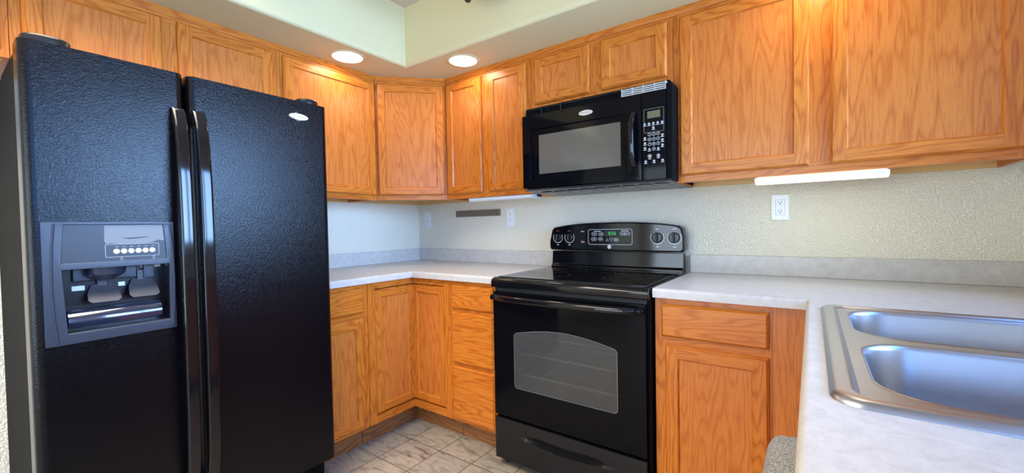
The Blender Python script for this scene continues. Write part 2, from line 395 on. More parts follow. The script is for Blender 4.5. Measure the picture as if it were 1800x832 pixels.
# left wall: local x runs towards the corner, origin at the left back corner
def ony(y0, *ds): return [(a-y0, b-y0, c, d) for a, b, c, d in ds]
wall_cab('oak wall cabinet with one wide door between the corner cabinet and the refrigerator', 0, 22.95, rz=90, loc=(0, -47.0, ZB), doors=ony(-47.0, (-45.95, -24.45, DB, DT)))
wall_cab('short oak cabinet with two doors above the refrigerator', 0, 34.3, rz=90, loc=(0, -81.32, 69.25), zb=69.25, doors=ony(-81.32, (-80.2, -65.17, 70.3, DT), (-63.1, -47.97, 70.3, DT)))
wall_cab('oak cabinet at the far left edge, only the end of its door seen', 0, 18, rz=90, loc=(0, -99.34, 69.25), zb=69.25, doors=ony(-99.34, (-98.2, -82.05, 70.3, DT)))
# diagonal corner cabinet (local frame turned 45 degrees)
o = thing('corner_wall_cabinet', 'oak corner wall cabinet with one door set diagonally between the two walls', 'cabinet', (0, 0, ZB), 45); h = ZT-ZB
def dl(x, y): return ((x+y)/2**.5, (y-x)/2**.5)
b = MB()
ins = [dl(*p) for p in ((.05, -.05), (.05, -23.95), (11.5, -23.95), (23.95, -11.5), (23.95, -.05))]
b.prism(ins, 'z', 1.0, 1.6, 1); b.prism(ins, 'z', h-.6, h, 1)
for (ax, ay, bx, by) in ((.05, -.8, 23.95, -.05), (.05, -23.95, .8, -.8), (.8, -23.95, 11.7, -23.4), (23.4, -11.7, 23.95, -.8)):
    b.prism([dl(ax, ay), dl(bx, ay), dl(bx, by), dl(ax, by)], 'z', 0, h, 1)
b.build('carcass', [OAKV, INNER], o, smooth=0)
F = -25.456; q = 8.485
frame(o, F, [(-q, -q+1.5, 0, h), (q-1.5, q, 0, h)], [(-q+1.5, q-1.5, 0, 1.9), (-q+1.5, q-1.5, h-2.3, h)])
door(-8.0, 8.0, DB-ZB, DT-ZB, F, o)
# scribe moulding where cabinets meet the bulkhead
def moulding(name, x0, x1, loc, rz):
    o = MB().prism([(-.0, ZT), (-.42, ZT+.14), (-.42, ZT-.55), (-.16, ZT-1.05), (0, ZT-1.05)], 'x', x0, x1).build(name, OAKH, smooth=0)
    o.location = Vector(loc)*I; o.rotation_euler.z = R(rz); return struct(o)
moulding('trim_1', 24.2, 120.3, (0, -12, 0), 0)
moulding('trim_2', -99.3, -24.2, (12, 0, 0), 90)
moulding('trim_3', -8.3, 8.3, (0, 0, 0), 45).location = Vector((25.456/2**.5, -25.456/2**.5, 0))*I

# base cabinets
ZK, ZF = 4.7, 34.55
def base_cab(label, w, loc, rz=0, doors=(), drawers=(), stiles=(), rails=(), d=24, blind=None, kick=(0, None)):
    o = thing('base_cabinet', label, 'cabinet', loc, rz); y = -d; b = MB()
    for a, c in ((.02, .6), (w-.6, w-.02)):
        b.prism([(y+.75, ZK), (y+.75, ZF), (-.05, ZF), (-.05, 0), (y+3.8, 0), (y+3.8, ZK)], 'x', a, c, 0)
    b.box(.6, w-.6, y+.75, -.05, ZK+.3, ZK+.9, 1); b.box(.6, w-.6, -.5, -.05, ZK, ZF-4, 1)
    b.build('carcass', [OAKV, DARK], o, smooth=0)
    frame(o, y, [(a, c, ZK, ZF) for a, c in stiles], rails)
    if blind: MB().box(blind[0], blind[1], y+.12, y+.7, ZK, ZF-.02).build('filler_panel', VENEER, o, 'plain reddish oak filler panel', smooth=0)
    k0, k1 = kick[0], kick[1] or w
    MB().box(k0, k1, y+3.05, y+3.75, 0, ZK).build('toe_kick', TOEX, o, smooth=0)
    for a in drawers: drawer(*a, y, o)
    for a in doors: door(*a, y, o)
    return o
QT, QB, WT, WB = 33.65, 28.8, 27.62, 5.44
base_cab('narrow oak base cabinet with one drawer and one door beside the refrigerator', 12.05, (0, -48.15, 0), 90,
         doors=[(.75, 10.82, WB, WT)], drawers=[(.75, 10.82, QB, QT)], stiles=[(.02, 1.5), (10.15, 12.03)],
         rails=[(1.5, 10.15, 33.1, ZF), (1.5, 10.15, 27.2, 29.3), (1.5, 10.15, ZK, 6)])
base_cab('oak base cabinet with a stack of three drawers left of the range', 12.35, (36.05, 0, 0), 0,
         drawers=[(.7, 11.75, QB, QT), (.7, 11.75, 17.35, 28.05), (.7, 11.75, WB, 16.6)], stiles=[(.02, 1.4), (11.1, 12.33)],
         rails=[(1.4, 11.1, 33.1, ZF), (1.4, 11.1, 27.7, 29.2), (1.4, 11.1, 16.2, 17.8), (1.4, 11.1, ZK, 6)])
base_cab('oak base cabinet with drawer and door right of the range, running under the sink counter', 44.3, (79.0, 0, 0), 0,
         doors=[(1.55, 14.9, WB, WT)], drawers=[(1.05, 14.9, QB, QT)], stiles=[(.02, 1.7), (14.3, 15.2)],
         rails=[(1.7, 14.3, 33.1, ZF), (1.7, 14.3, 27.2, 29.3), (1.7, 14.3, ZK, 6)], blind=(15.2, 19.85), kick=(0, 19.85))
base_cab('oak sink base cabinet with two doors under the double sink', 36.0, (123.3, -25.0, 0), -90,
         doors=[(1.0, 17.6, WB, 33), (18.4, 35, WB, 33)], stiles=[(.02, 1.6), (17.2, 18.8), (34.4, 35.98)],
         rails=[(1.6, 34.4, 32.6, ZF), (1.6, 34.4, ZK, 6)])
# corner base with the two-leaf folding door
o = thing('corner_base_cabinet', 'oak corner base cabinet with a hinged two-leaf folding door in the inside corner', 'cabinet')
b = MB()
b.prism([(.05, -.05), (.05, -35.95), (22.6, -35.95), (22.6, -22.6), (35.95, -22.6), (35.95, -.05)], 'z', ZK+.3, ZK+.9, 0)
b.box(.05, .6, -35.95, -.05, ZK, ZF, 0); b.box(.6, 35.95, -.6, -.05, ZK, ZF, 0)
b.box(.6, 23.2, -35.95, -35.5, ZK, ZF, 0); b.box(35.5, 35.95, -23.2, -.6, ZK, ZF, 0)
b.prism([(.6, -.6), (.6, -35.5), (23.2, -35.5), (23.2, -23.2), (35.5, -23.2), (35.5, -.6)], 'z', ZF-.6, ZF-.1, 0)
b.build('carcass', DARK, o, smooth=0)
b = MB()
b.box(35.95-1.9, 35.98, -24, -23.25, ZK, ZF, 0); b.box(23.25, 24, -35.98, -35.95+1.6, ZK, ZF, 0)
b.box(24, 34.05, -24, -23.25, 33.15, ZF, 1); b.box(24, 34.05, -24, -23.25, ZK, 6.3, 1)
b.box(23.25, 24, -34.35, -23.25, 33.15, ZF, 2); b.box(23.25, 24, -34.35, -23.25, ZK, 6.3, 2)
b.build('face_frame', [OAKV, OAKH, OAKD], o, smooth=0)
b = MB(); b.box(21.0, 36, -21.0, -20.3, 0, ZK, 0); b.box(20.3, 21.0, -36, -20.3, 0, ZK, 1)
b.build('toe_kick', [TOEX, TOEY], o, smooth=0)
d1 = door(23.6, 33.9, 6.48, 32.93, -23.25, o, st=1.7)
d2 = door(0, 10.6, 6.48, 32.93, 0, o, st=1.7); d2.location = Vector((23.25, -34.2, 0))*I; d2.rotation_euler.z = R(90)

# ------------------------------------------------------------------ worktops
def top_edge(xs=(), ys=()):
    def f(e):
        a, b = (v.co for v in e.verts)
        if not (a.z > 35.9 and b.z > 35.9): return False
        return any(abs(a.x-x) < .01 and abs(b.x-x) < .01 for x in xs) or any(abs(a.y-y) < .01 and abs(b.y-y) < .01 for y in ys)
    return f
def splash(parent, boxes):
    m = MB()
    for bx in boxes: m.box(*bx, bev=.12)
    return m.build('backsplash', LAM, parent)
o = thing('countertop', 'pale stone-look L-shaped laminate worktop in the corner left of the range', 'countertop', (0, 0, 0))
MB().prism([(.02, -.02), (.02, -48.1), (25, -48.1), (25, -25), (48.4, -25), (48.4, -.02)], 'z', 34.62, 36, bev=.5, seg=4, sel=top_edge((25,), (-25,))).build('worktop', LAM, o)
splash(o, [(.02, .77, -48.1, -.02, 36, 39.5), (.77, 48.4, -.77, -.02, 36, 39.5)])
SX0, SX1, SY0, SY1 = 99.3, 121.3, -60.9, -29.6      # sink rim
o = thing('countertop', 'pale stone-look laminate worktop right of the range with the sink set into it', 'countertop', (0, 0, 0))
out = [(78.9, -.02), (78.9, -25), (97.95, -25), (97.95, -87), (XR-.02, -87), (XR-.02, -.02)]
MB().plate(out, [[(SX0+.7, SY0+.7), (SX1-.7, SY0+.7), (SX1-.7, SY1-.7), (SX0+.7, SY1-.7)]], 'z', 34.62, 36, bev=.5, seg=4, sel=top_edge((97.95,), (-25, -87))).build('worktop', LAM, o)
splash(o, [(78.9, XR-.02, -.77, -.02, 36, 39.5)])

# ------------------------------------------------------------------ sink
o = thing('kitchen_sink', 'stainless steel double-bowl sink set into the worktop on the right', 'sink', (0, 0, 0))
B1 = (101.4, 118.6, -44.0, -31.3); B2 = (101.4, 118.6, -58.7, -45.9)
rim = MB()
hol = [rrect(*B1, 3.2, 8), rrect(*B2, 3.2, 8)]
t_in = rrect(SX0+1.35, SX1-1.35, SY0+1.2, SY1-1.2, .9, 6)
rim.plate(t_in, hol, 'z', 36.1, 36.16)
def lp(x0, x1, y0, y1, r, z, n=6): return [(u, v, z) for u, v in rrect(x0, x1, y0, y1, r, n)]
rim.loft([lp(SX0, SX1, SY0, SY1, 1.6, 36.01), lp(SX0+.1, SX1-.1, SY0+.1, SY1-.1, 1.5, 36.2), lp(SX0+.35, SX1-.35, SY0+.35, SY1-.35, 1.35, 36.36),
          lp(SX0+.95, SX1-.95, SY0+.85, SY1-.85, 1.1, 36.40), lp(SX0+1.2, SX1-1.2, SY0+1.1, SY1-1.1, .95, 36.30), lp(SX0+1.4, SX1-1.4, SY0+1.25, SY1-1.25, .85, 36.15)], cap0=False, cap1=False)
rim.build('rim', STEEL, o, smooth=50)
for bx in (B1, B2):
    x0, x1, y0, y1 = bx; L = []
    for i, z in ((-.12, 36.17), (.0, 36.2), (.12, 36.12), (.25, 35.8), (.55, 33), (.95, 30.4), (1.35, 29.5), (2.5, 28.95), (3.6, 28.8)):
        L.append(lp(x0+i, x1-i, y0+i, y1-i, max(3.2-i*.4, 1.4)+(.1 if i < 0 else 0), z, 8))
    bo = MB().loft(L, cap0=False, cap1=True).build('bowl', STEEL, o, smooth=60, wn=False)
    cx, cy = (x0+x1)/2, (y0+y1)/2
    MB().lathe([(2.2, 28.82), (2.1, 28.95), (1.7, 28.92), (1.6, 28.6), (.3, 28.5)], (cx, cy, 0), m=0, seg=28).build('drain', CHROME, bo)

# ------------------------------------------------------------------ dishwasher under the worktop
o = thing('dishwasher', 'built-in dishwasher with a painted grey sheen on its black top edge under the sink counter', 'dishwasher', (123.0, -61.2, 0), -90)
MB().box(.1, 23.7, -24, -1, 4, 34.4, bev=.1).build('tub', SATIN, o)
MB().box(.15, 23.65, -25.3, -24, 4.5, 27.5, bev=.25).build('door', SATIN, o)
MB().prism([(-24, 27.7), (-25.3, 27.7), (-26.3, 29.0), (-26.55, 33.2), (-26.1, 34.0), (-24, 34.2)], 'x', .15, 23.65, bev=.35, seg=3).build('control_panel', GREY_SHEEN, o, 'black console with a painted speckled grey sheen')
MB().box(.4, 23.4, -23, -22, .1, 4).build('kick_plate', SATIN, o)
for x in (1, 22.8): MB().lathe([(.7, 0), (.7, .6), (.3, .6), (.3, 4)], (x, -3, 0), seg=12).build('foot', SATIN, o)

# ------------------------------------------------------------------ refrigerator (local: front -y, x towards the corner)
Y0 = -82.45
o = thing('refrigerator', 'black pebbled side-by-side refrigerator with ice and water dispenser', 'refrigerator', (0, Y0, 0), 90)
WD = 34.15
MB().box(.15, WD-.15, -27.9, -.6, .9, 66.2, bev=.2).build('cabinet_body', SATIN, o)
FZ0, FZ1, GAP0, GAP1 = 6.6, 66.45, 14.2, 14.6
def dsec(x0, x1):   # rounded front corners
    r = .95; pts = [(x0, -28.05)]
    for k in range(7): a = R(180+15*k); pts.append((x0+r+r*math.cos(a), -31.6+r+r*math.sin(a)))
    for k in range(7): a = R(270+15*k); pts.append((x1-r+r*math.cos(a), -31.6+r+r*math.sin(a)))
    return pts+[(x1, -28.05)]
DX0, DX1, DZ0, DZ1 = 1.25, 12.45, 33.8, 46.9
m = MB(); s_ = dsec(0, GAP0)
m.prism(s_, 'z', FZ0, DZ0); m.prism(s_, 'z', DZ1, FZ1)
left = [p for p in s_ if p[0] < 1.2]+[(DX0, -31.6), (DX0, -28.05)]
m.prism([(0, -28.05)]+[p for p in s_[1:8]]+[(DX0, -31.6), (DX0, -28.05)], 'z', DZ0, DZ1)
m.prism([(DX1, -28.05), (DX1, -31.6)]+s_[8:], 'z', DZ0, DZ1)
m.box(DX0, DX1, -28.4, -28.05, DZ0, DZ1)
fd = m.build('freezer_door', PEB, o, 'narrower left door with dispenser')
MB().prism(dsec(GAP1, WD), 'z', FZ0, FZ1).build('fridge_door', PEB, o, 'wider right door')
# door gaskets / edge strip
MB().box(.4, WD-.4, -28.06, -27.85, FZ0+.3, FZ1-.3).build('gasket', DARK, o)
def handle(xc, lean):
    L = []
    zz = [61.75, 61.3, 60.0, 57, 52, 46, 38, 30, 22, 16, 12.6, 11.3, 10.9]
    for z in zz:
        u = (z-36.3)/25.5; off = 2.35*(1-u**4)**.5 if abs(u) < 1 else 0; off = max(off, .25)
        y = -31.55-off; w2 = .72; dp = .78
        cx = xc
        sec = rrect(-w2, w2, -dp/2, dp/2, .3, 4)
        L.append([(cx+a, y+b, z) for a, b in sec])
    m = MB().loft(L)
    for z in (60.7, 11.9): m.box(xc-.55, xc+.55, -32.3, -31.5, z-.9, z+.9, bev=.2)
    return m.build('handle', GLOSS2, o)
handle(13.32, 0); handle(15.55, 0)
for x0, x1, nm in ((.35, 4.2, ''), (WD-4.1, WD-.7, '')):
    MB().prism(rrect(x0, x1, -31.2, -24, [1.6, 1.6, 1.6, 1.6], 6), 'z', 66.3, 67.4, bev=.25, seg=3).build('hinge_cover', BPLA, o)
m = MB().box(.5, WD-.6, -27.5, -26.8, .9, 6.4, 0)
for k in range(5): m.box(1.5, WD-1.5, -27.75, -27.4, 1.6+k*.9, 2.1+k*.9, 0, bev=.1)
m.build('kick_grille', BPLA, o)
for x in (1.2, WD-1.2): MB().lathe([(.8, 0), (.8, .5), (.35, .6), (.35, 1.2)], (x, -26, 0), seg=14).build('foot', BPLA, o)
# badge
bx, bz = 29.25, 63.9
m = MB().lathe([(1, -31.55), (1, -31.72), (.93, -31.78)], (0, 0, 0), 'y', 40)
for v in m.bm.verts: v.co.x = bx+v.co.x*1.55; v.co.z = bz+v.co.z*.52
bd = m.build('badge', SILVER, o, 'oval silver name badge')
m = MB().text('Whirlpool', bx, bz, -31.78, .55, 0); m.arc(bx-.2, bz, -31.795, .62, .68, 100, 330, 0, 30)
m.build('lettering', GPRINT, bd, smooth=0)
# dispenser
dp = thing('dispenser', '', '', (0, 0, 0)); dp.parent = o
for k in ('category', 'label'): del dp[k]
yb = -31.6
cav = [(2.75, DZ0+.9), (11.85, DZ0+.9), (11.95, 41.8), (2.45, 41.8)]
out = [(DX0-.25, DZ0-.25), (DX1+.02, DZ0-.25), (DX1+.02, DZ1+.2), (DX0-.25, DZ1+.2)]
def bow(x, z, s): # gently bowed sides of the raised surround
    return x+s*.35*(1-((z-40.2)/7)**2)
ctrl = [(bow(2.75, z, -1), z) for z in (42.5, 43.5, 44.6, 45.8, 46.8)]+[(bow(11.35, z, 1), z) for z in (46.8, 45.8, 44.6, 43.5, 42.5)]
m = MB().plate(out, [cav, ctrl], 'y', yb-.22, yb+.35, 0, bev=.06)
bz_ = m.build('dispenser_surround', BEZ, o, 'charcoal plastic dispenser frame')
bpy.data.objects.remove(dp)
m = MB()
L = lambda x, side: [(bow(x, z, side)+(-.12), yb-.22, z) for z in (34.2, 36, 38, 40.2, 42.5, 44.6, 46.8)]
rib = MB().tube([(bow(2.0, z, -1), yb-.2, z) for z in (33.9, 36, 38, 40.2, 42.5, 44.6, 46.9)], .13, 8)
rib.build('rib', BEZ, bz_)
MB().tube([(bow(12.0, z, 1), yb-.2, z) for z in (33.9, 36, 38, 40.2, 42.5, 44.6, 46.9)], .13, 8).build('rib', BEZ, bz_)
m = MB().prism(ctrl, 'y', yb-.06, yb+.3, 0)
for k in range(26): m.box(2.9, 11.2, yb-.075, yb-.05, 42.6+k*.162, 42.68+k*.162, 0)
cp = m.build('dispenser_control_panel', BEZ2, o, smooth=0)
film = [(6.0, 46.7), (5.95, 44.9), (6.1, 44.55), (6.5, 44.62), (7.2, 44.5), (9, 44.45), (10.3, 44.6), (10.9, 44.9), (11.5, 44.75), (11.35, 46.75)]
MB().prism(film, 'y', yb-.085, yb-.078).build('worn_film', mat('worn_silver_film', (.13, .14, .15), .45, .0), cp, 'worn silvery patch')
MB().prism([(7.4, 45.2), (8.2, 45.05), (10.0, 45.25), (9.9, 45.32), (8.2, 45.2)], 'y', yb-.089, yb-.086).build('scuff', HOLE, cp)
m = MB().outline(rrect(6.0, 10.95, 42.95, 44.5, .12, 3), .05, 'y', yb-.092)
for k in range(6): m.box(6.9+k*.66, 7.15+k*.66, yb-.092, yb-.088, 44.14, 44.2)
for cx in (7.4, 10.4): m.arc(cx, 42.72, yb-.092, .1, .15, 180, 360, 0, 10); m.arc(cx, 42.85, yb-.092, .05, .09, 0, 360, 0, 10)
m.build('printed_outline', GPRINT, cp, smooth=0)
for k in range(6):
    MB().lathe([(.3, yb-.08), (.3, yb-.16), (.24, yb-.2)], (6.98+k*.66, 0, 43.62), 'y', 18).build('button', SILVER, cp)
m = MB()   # recess
c0, c1 = 2.3, 12.0
m.box(c0-.2, c0, -31.4, -28.4, DZ0, 42.1); m.box(c1, c1+.2, -31.4, -28.4, DZ0, 42.1); m.box(c0, c1, -28.6, -28.4, DZ0, 42.1); m.box(c0, c1, -31.3, -28.4, 41.9, 42.2)
m.box(c0, c1, -31.5, -28.4, DZ0+.3, DZ0+.75)
m.build('dispenser_recess', BPLA, o, smooth=0)
m = MB().lathe([(1.9, 41.9), (1.75, 41.0), (1.15, 40.55), (.9, 40.3), (.8, 40.3)], (6.3, -29.8, 0), 'z', 28)
m.box(3.6, 9.3, -29.2, -28.5, 40.2, 41.9, bev=.15); m.box(9.9, 11.0, -29.3, -28.5, 40.0, 41.9, bev=.1)
m.build('ice_chute', BEZ, o)
def paddle(xc, zt, zb, lab):
    L = []
    for z, y, hw in ((zt, -29.0, .95), (zt-.7, -29.35, 1.25), ((zt+zb)/2, -29.8, 1.4), (zb+.3, -30.35, 1.45), (zb, -30.5, 1.15)):
        L.append([(xc-hw, y, z), (xc+hw, y, z), (xc+hw, y+.22, z+.02), (xc-hw, y+.22, z+.02)])
    m = MB().loft(L); m.box(xc-.45, xc+.45, -29.1, -28.5, zt-.2, zt+1.1, bev=.1)
    return m.build('paddle', PADDLE, o)
paddle(6.1, 39.7, 37.7, ''); paddle(9.75, 40.0, 37.85, '')
m = MB()
L = []
for k in range(9):
    a = R(180*k/8-20); L.append([(2.9+8.3*i/8, -29.95-1.15*math.cos(a)-.2*math.sin(math.pi*i/8), 35.75+1.35*math.sin(a)) for i in range(9)])
m.loft(L, closed=False, cap0=False, cap1=False)
m.build('drip_roll', BLUEPL, o, 'rounded glossy drip shield', smooth=60, wn=False)
MB().box(2.5, 11.9, -31.75, -30.9, DZ0+.55, DZ0+.95, bev=.12).build('drip_tray', BEZ, o)
for x, z, sx, sz in ((4.1, 39.4, .55, .28), (7.9, 39.5, .32, .26), (11.35, 41.55, .42, .24), (9.95, 41.5, .18, .2)):
    MB().box(x-sx, x+sx, -28.75, -28.58, z-sz, z+sz, bev=.05).build('sticker' if x > 9 else 'reflector', WPL, o)

# ------------------------------------------------------------------ range
RX0, RX1 = 48.75, 78.7; RW = RX1-RX0; xc = RW/2
o = thing('range', 'black freestanding electric range with smooth glass cooktop', 'range', (RX0, 0, 0))
b = MB(); b.box(.05, .6, -24.9, -.8, 1.2, 35.2); b.box(RW-.6, RW-.05, -24.9, -.8, 1.2, 35.2); b.box(.6, RW-.6, -1.6, -.8, 1.2, 35.2); b.box(.6, RW-.6, -24.9, -1.6, 1.2, 2)
b.box(.6, RW-.6, -24.6, -1.6, 30.5, 35.2); b.box(.6, RW-.6, -24.6, -1.6, 9.6, 11)
b.build('body', SATIN, o, smooth=0)
MB().prism([(-26.1, 34.25), (-26.25, 34.6), (-26.25, 35.35), (-25.9, 35.85), (-25.2, 36.1), (-3.2, 36.2), (-3.2, 34.2), (-25.9, 34.2)], 'x', .05, RW-.05, bev=.12, seg=2).build('cooktop_rim', GLOSS2, o)
ck = MB().box(.9, RW-.9, -24.9, -4.6, 36.05, 36.24, bev=.06).build('glass_top', GLOSS2, o)
for cx, cy, r in ((8.0, -18.6, 4.4), (22.6, -17.4, 3.4), (8.3, -8.9, 3.2), (22.4, -8.8, 4.4)):
    m = MB().arc(cx, cy, 36.25, r-.1, r, 0, 360, 0, 64, 'z'); m.arc(cx, cy, 36.25, r*.66-.05, r*.66, 0, 360, 0, 64, 'z'); m.build('burner_ring', RING, ck, smooth=0)
# back guard
m = MB().prism([(-2.0, 35.9), (-4.2, 35.9), (-4.2, 36.6), (-3.7, 37.0), (-3.4, 39.9), (-2.0, 39.9)], 'x', .5, RW-.35, bev=.1); m.build('riser', GLOSS2, o)
n = 24; top = []
def crown(x): u = (x-xc)/xc; return 46.25-1.15*abs(u)**2.6
pts = [(.45, 40.1), (.1, 40.6), (.1, 42)]
pts += [(.75, 45.05-.25)]
for k in range(n+1):
    x = 1.3+(RW-2.4)*k/n; pts.append((x, crown(x)))
pts += [(RW-.45, 44.75), (RW-.05, 43), (RW-.05, 40.6), (RW-.4, 40.1)]
L = []
for ins, y in ((0, -1.9), (0, -3.6), (.08, -4.0), (.3, -4.25)):
    L.append([(xc+(x-xc)*(1-ins/xc), y, 43+(z-43)*(1-ins/3)) for x, z in pts])
cg = MB().loft(L).build('control_panel', GLOSS2, o, smooth=40)
yp = lambda z: -4.262
def knob(x, z, r, red=False):
    kb = MB(); kb.lathe([(r*1.0, yp(z)), (r, yp(z)-.25), (r*.92, yp(z)-.35), (r*.8, yp(z)-.38)], (x, 0, z), 'y', 28)
    kb.box(x-.17, x+.17, yp(z)-.85, yp(z)-.3, z-r*.9, z+r*.9, bev=.12)
    k = kb.build('knob', BPLA, cg)
    m = MB().arc(x, z, yp(z), r*1.22, r*1.3, 150, 390, 0, 36)
    for q in range(9):
        a = R(150+30*q); m.prism([(x+(r*1.3)*math.cos(a)-.03, z+(r*1.3)*math.sin(a)-.03), (x+(r*1.3)*math.cos(a)+.03, z+(r*1.3)*math.sin(a)-.03), (x+(r*1.5)*math.cos(a)+.03, z+(r*1.5)*math.sin(a)+.03), (x+(r*1.5)*math.cos(a)-.03, z+(r*1.5)*math.sin(a)+.03)], 'y', yp(z), yp(z)-.003)
    m.box(x-.28, x+.28, yp(z)-.004, yp(z), z-r*1.85, z-r*1.72); m.box(x-.3, x+.3, yp(z)-.004, yp(z), z+r*1.6, z+r*1.72, 1)
    m.build('dial_marking', [WPRINT, RPRINT if red else WPRINT], k, smooth=0)
# knob centres (photo order, left to right)
for x, r in ((51.15-RX0, .92), (54.1-RX0, .92), (73.6-RX0, 1.02), (76.85-RX0, 1.02)): knob(x, 42.95, r, x < 10)
z0_, z1_ = 41.45, 44.75
lay = yp(43)-.02
m = MB().outline(rrect(58.7-RX0, 68.55-RX0, z0_, z1_, .5, 5), .06, 'y', lay)
for x, z, ww in ((60.2, 43.75, .62), (61.7, 43.75, .55), (60.1, 42.65, .62), (61.6, 42.65, .5), (66.5, 43.8, .6), (67.5, 43.8, .6)):
    m.outline(rrect(x-RX0-ww, x-RX0+ww, z-.36, z+.36, .34, 5), .05, 'y', lay); m.box(x-RX0-.3, x-RX0+.3, lay-.003, lay, z-.05, z+.05)
for x, s in ((63.1, 1), (63.95, -1)):
    m.outline([(x-RX0-.35, 42.5-.3*s), (x-RX0+.35, 42.5-.3*s), (x-RX0, 42.5+.35*s)][::s], .06, 'y', lay)
m.outline(rrect(64.5-RX0, 65.6-RX0, 42.15, 42.85, .34, 5), .05, 'y', lay)
m.box(64.8-RX0, 65.3-RX0, lay-.003, lay, 42.42, 42.58)
for x, z, ww in ((60.9, 44.35, .75), (67, 44.4, .75), (57.4, 44.3, .4), (57.4, 41.95, .45)): m.box(x-RX0-ww, x-RX0+ww, lay-.003, lay, z-.05, z+.05)
m.build('printed_keys', WPRINT, cg, smooth=0)
MB().box(57.0-RX0, 57.6-RX0, lay-.004, lay, 42.2, 42.32).build('indicator', RPRINT, cg, smooth=0)
dsp = MB().box(62.6-RX0, 65.9-RX0, lay-.004, lay+.01, 43.2, 44.45).build('clock_window', HOLE, cg, smooth=0)
MB().text('8:56', 64.25-RX0, 43.82, lay-.006, 1.0).build('clock_digits', GREEN, dsp, smooth=0)
m = MB().lathe([(.42, yp(41)-.0), (.42, yp(41)-.05)], (63.55-RX0, 0, 41.0), 'y', 28)
bg_ = m.build('badge', SILVER, cg, 'small round maker badge')
m = MB().arc(63.55-RX0, 41.0, yp(41)-.056, .32, .36, 0, 360, 0, 32); m.text('GE', 63.55-RX0, 41.0, yp(41)-.05, .36)
m.build('monogram', mat('badge_blue', (.03, .06, .25), .4), bg_, smooth=0)
# oven door
win = [(4.95, 15.75), (24.9, 15.75), (24.9, 26.0)]+[(24.9-19.95*k/12, 26.0+1.35*math.sin(math.pi*k/12)) for k in range(1, 12)]+[(4.95, 26.0)]
def rnd(poly, r=.75):
    out = []
    for i, p in enumerate(poly):
        a, b, c = Vector(poly[i-1]), Vector(p), Vector(poly[(i+1) % len(poly)]); u, v = (a-b), (c-b)
        if u.angle(v) > 2.2: out.append(p); continue
        q = min(r, u.length*.7, v.length*.7); s0, s1 = b+u.normalized()*q, b+v.normalized()*q
        for k in range(6): t = k/5; w_ = s0*(1-t)**2+b*2*t*(1-t)+s1*t*t; out.append((w_.x, w_.y))
    return out
win = rnd(win)
od = MB().plate([(.35, 10.0), (RW-.55, 10.0), (RW-.55, 33.45), (.35, 33.45)], [win], 'y', -26.0, -24.95, bev=.1).build('oven_door', GLOSS, o, smooth=30)
MB().prism(win, 'y', -25.9, -25.75).build('window_glass', OVENGL, od, smooth=0)
m = MB(); frm = [(a+(.18 if a < 10 else -.18), z+(.18 if z < 16 else -.18)) for a, z in win]
m = MB().outline(win, .1, 'y', -25.93); m.build('window_border', mat('window_frit', (.14, .14, .14), .25), od, smooth=0)
L = []
for k in range(17):
    t = k/16; x = .55+(RW-1.3)*t; bowd = 1.9*(1-abs(2*t-1)**5); L.append((x, -26.35-bowd*.9, 32.55))
MB().tube(L, [.35]+[.52]*15+[.35], 12, rz=[.42]+[.6]*15+[.42]).build('handle', GLOSS2, od, smooth=60)
for x in (1.1, RW-1.3): MB().box(x-.5, x+.5, -27.4, -25.9, 32.1, 33.0, bev=.2).build('handle_post', GLOSS, od)
m = MB().box(.6, RW-.6, -25.3, -24.9, 33.5, 34.2)
for k in range(14): m.box(2+k*1.9, 3.2+k*1.9, -25.36, -25.25, 33.75, 33.95)
m.build('vent_slot', HOLE, o, smooth=0)
m = MB().box(.65, RW-.7, -1.9, -1.7, 11, 30.5); m.box(.65, .8, -24.8, -1.9, 11, 30.5); m.box(RW-.8, RW-.65, -24.8, -1.9, 11, 30.5); m.box(.65, RW-.65, -24.8, -1.9, 11, 11.2); m.box(.65, RW-.65, -24.8, -1.9, 30.3, 30.5)
m.build('oven_cavity', CAVITY, o, smooth=0)
for z in (17.6, 21.6, 25.2):
    m = MB()
    for y in (-23.5, -3): m.tube([(1.2, y, z), (RW-1.3, y, z)], .2, 6)
    for k in range(5): m.tube([(3.2+k*5.7, -23.4, z), (3.2+k*5.7, -3, z)], .06, 5)
    m.build('oven_rack', RACK, o)
# storage drawer with a curved finger groove
m = MB(); nn = 20; L = []
DRW = [(0, 1.6), (.0, 9.55)]
for k in range(nn+1):
    x = .35+(RW-.9)*k/nn; u = 2*k/nn-1; g = max(0, 1-(abs(u)/.62)**4); zz = 7.7-1.1*(1-u*u) if abs(u) < .7 else 7.1
    zz = 6.3+1.3*(u*u)
    L.append([(x, -24.9, 1.55), (x, -26.0, 1.65), (x, -26.05, zz-1.2), (x, -26.05+.05*g, zz-.6), (x, -26.05-.28*g, zz-.15), (x, -26.05+.55*g, zz+.1), (x, -26.05+.45*g, zz+.7), (x, -26.05, zz+1.2), (x, -26.0, 9.45), (x, -24.9, 9.5)])
m.loft(L); m.build('storage_drawer', BPLA, o, smooth=40)
for x in (1.6, RW-1.6):
    for y in (-23.5, -3): MB().lathe([(.65, 0), (.65, .45), (.3, .6), (.3, 1.3)], (x, y, 0), seg=14).build('foot', BPLA, o)

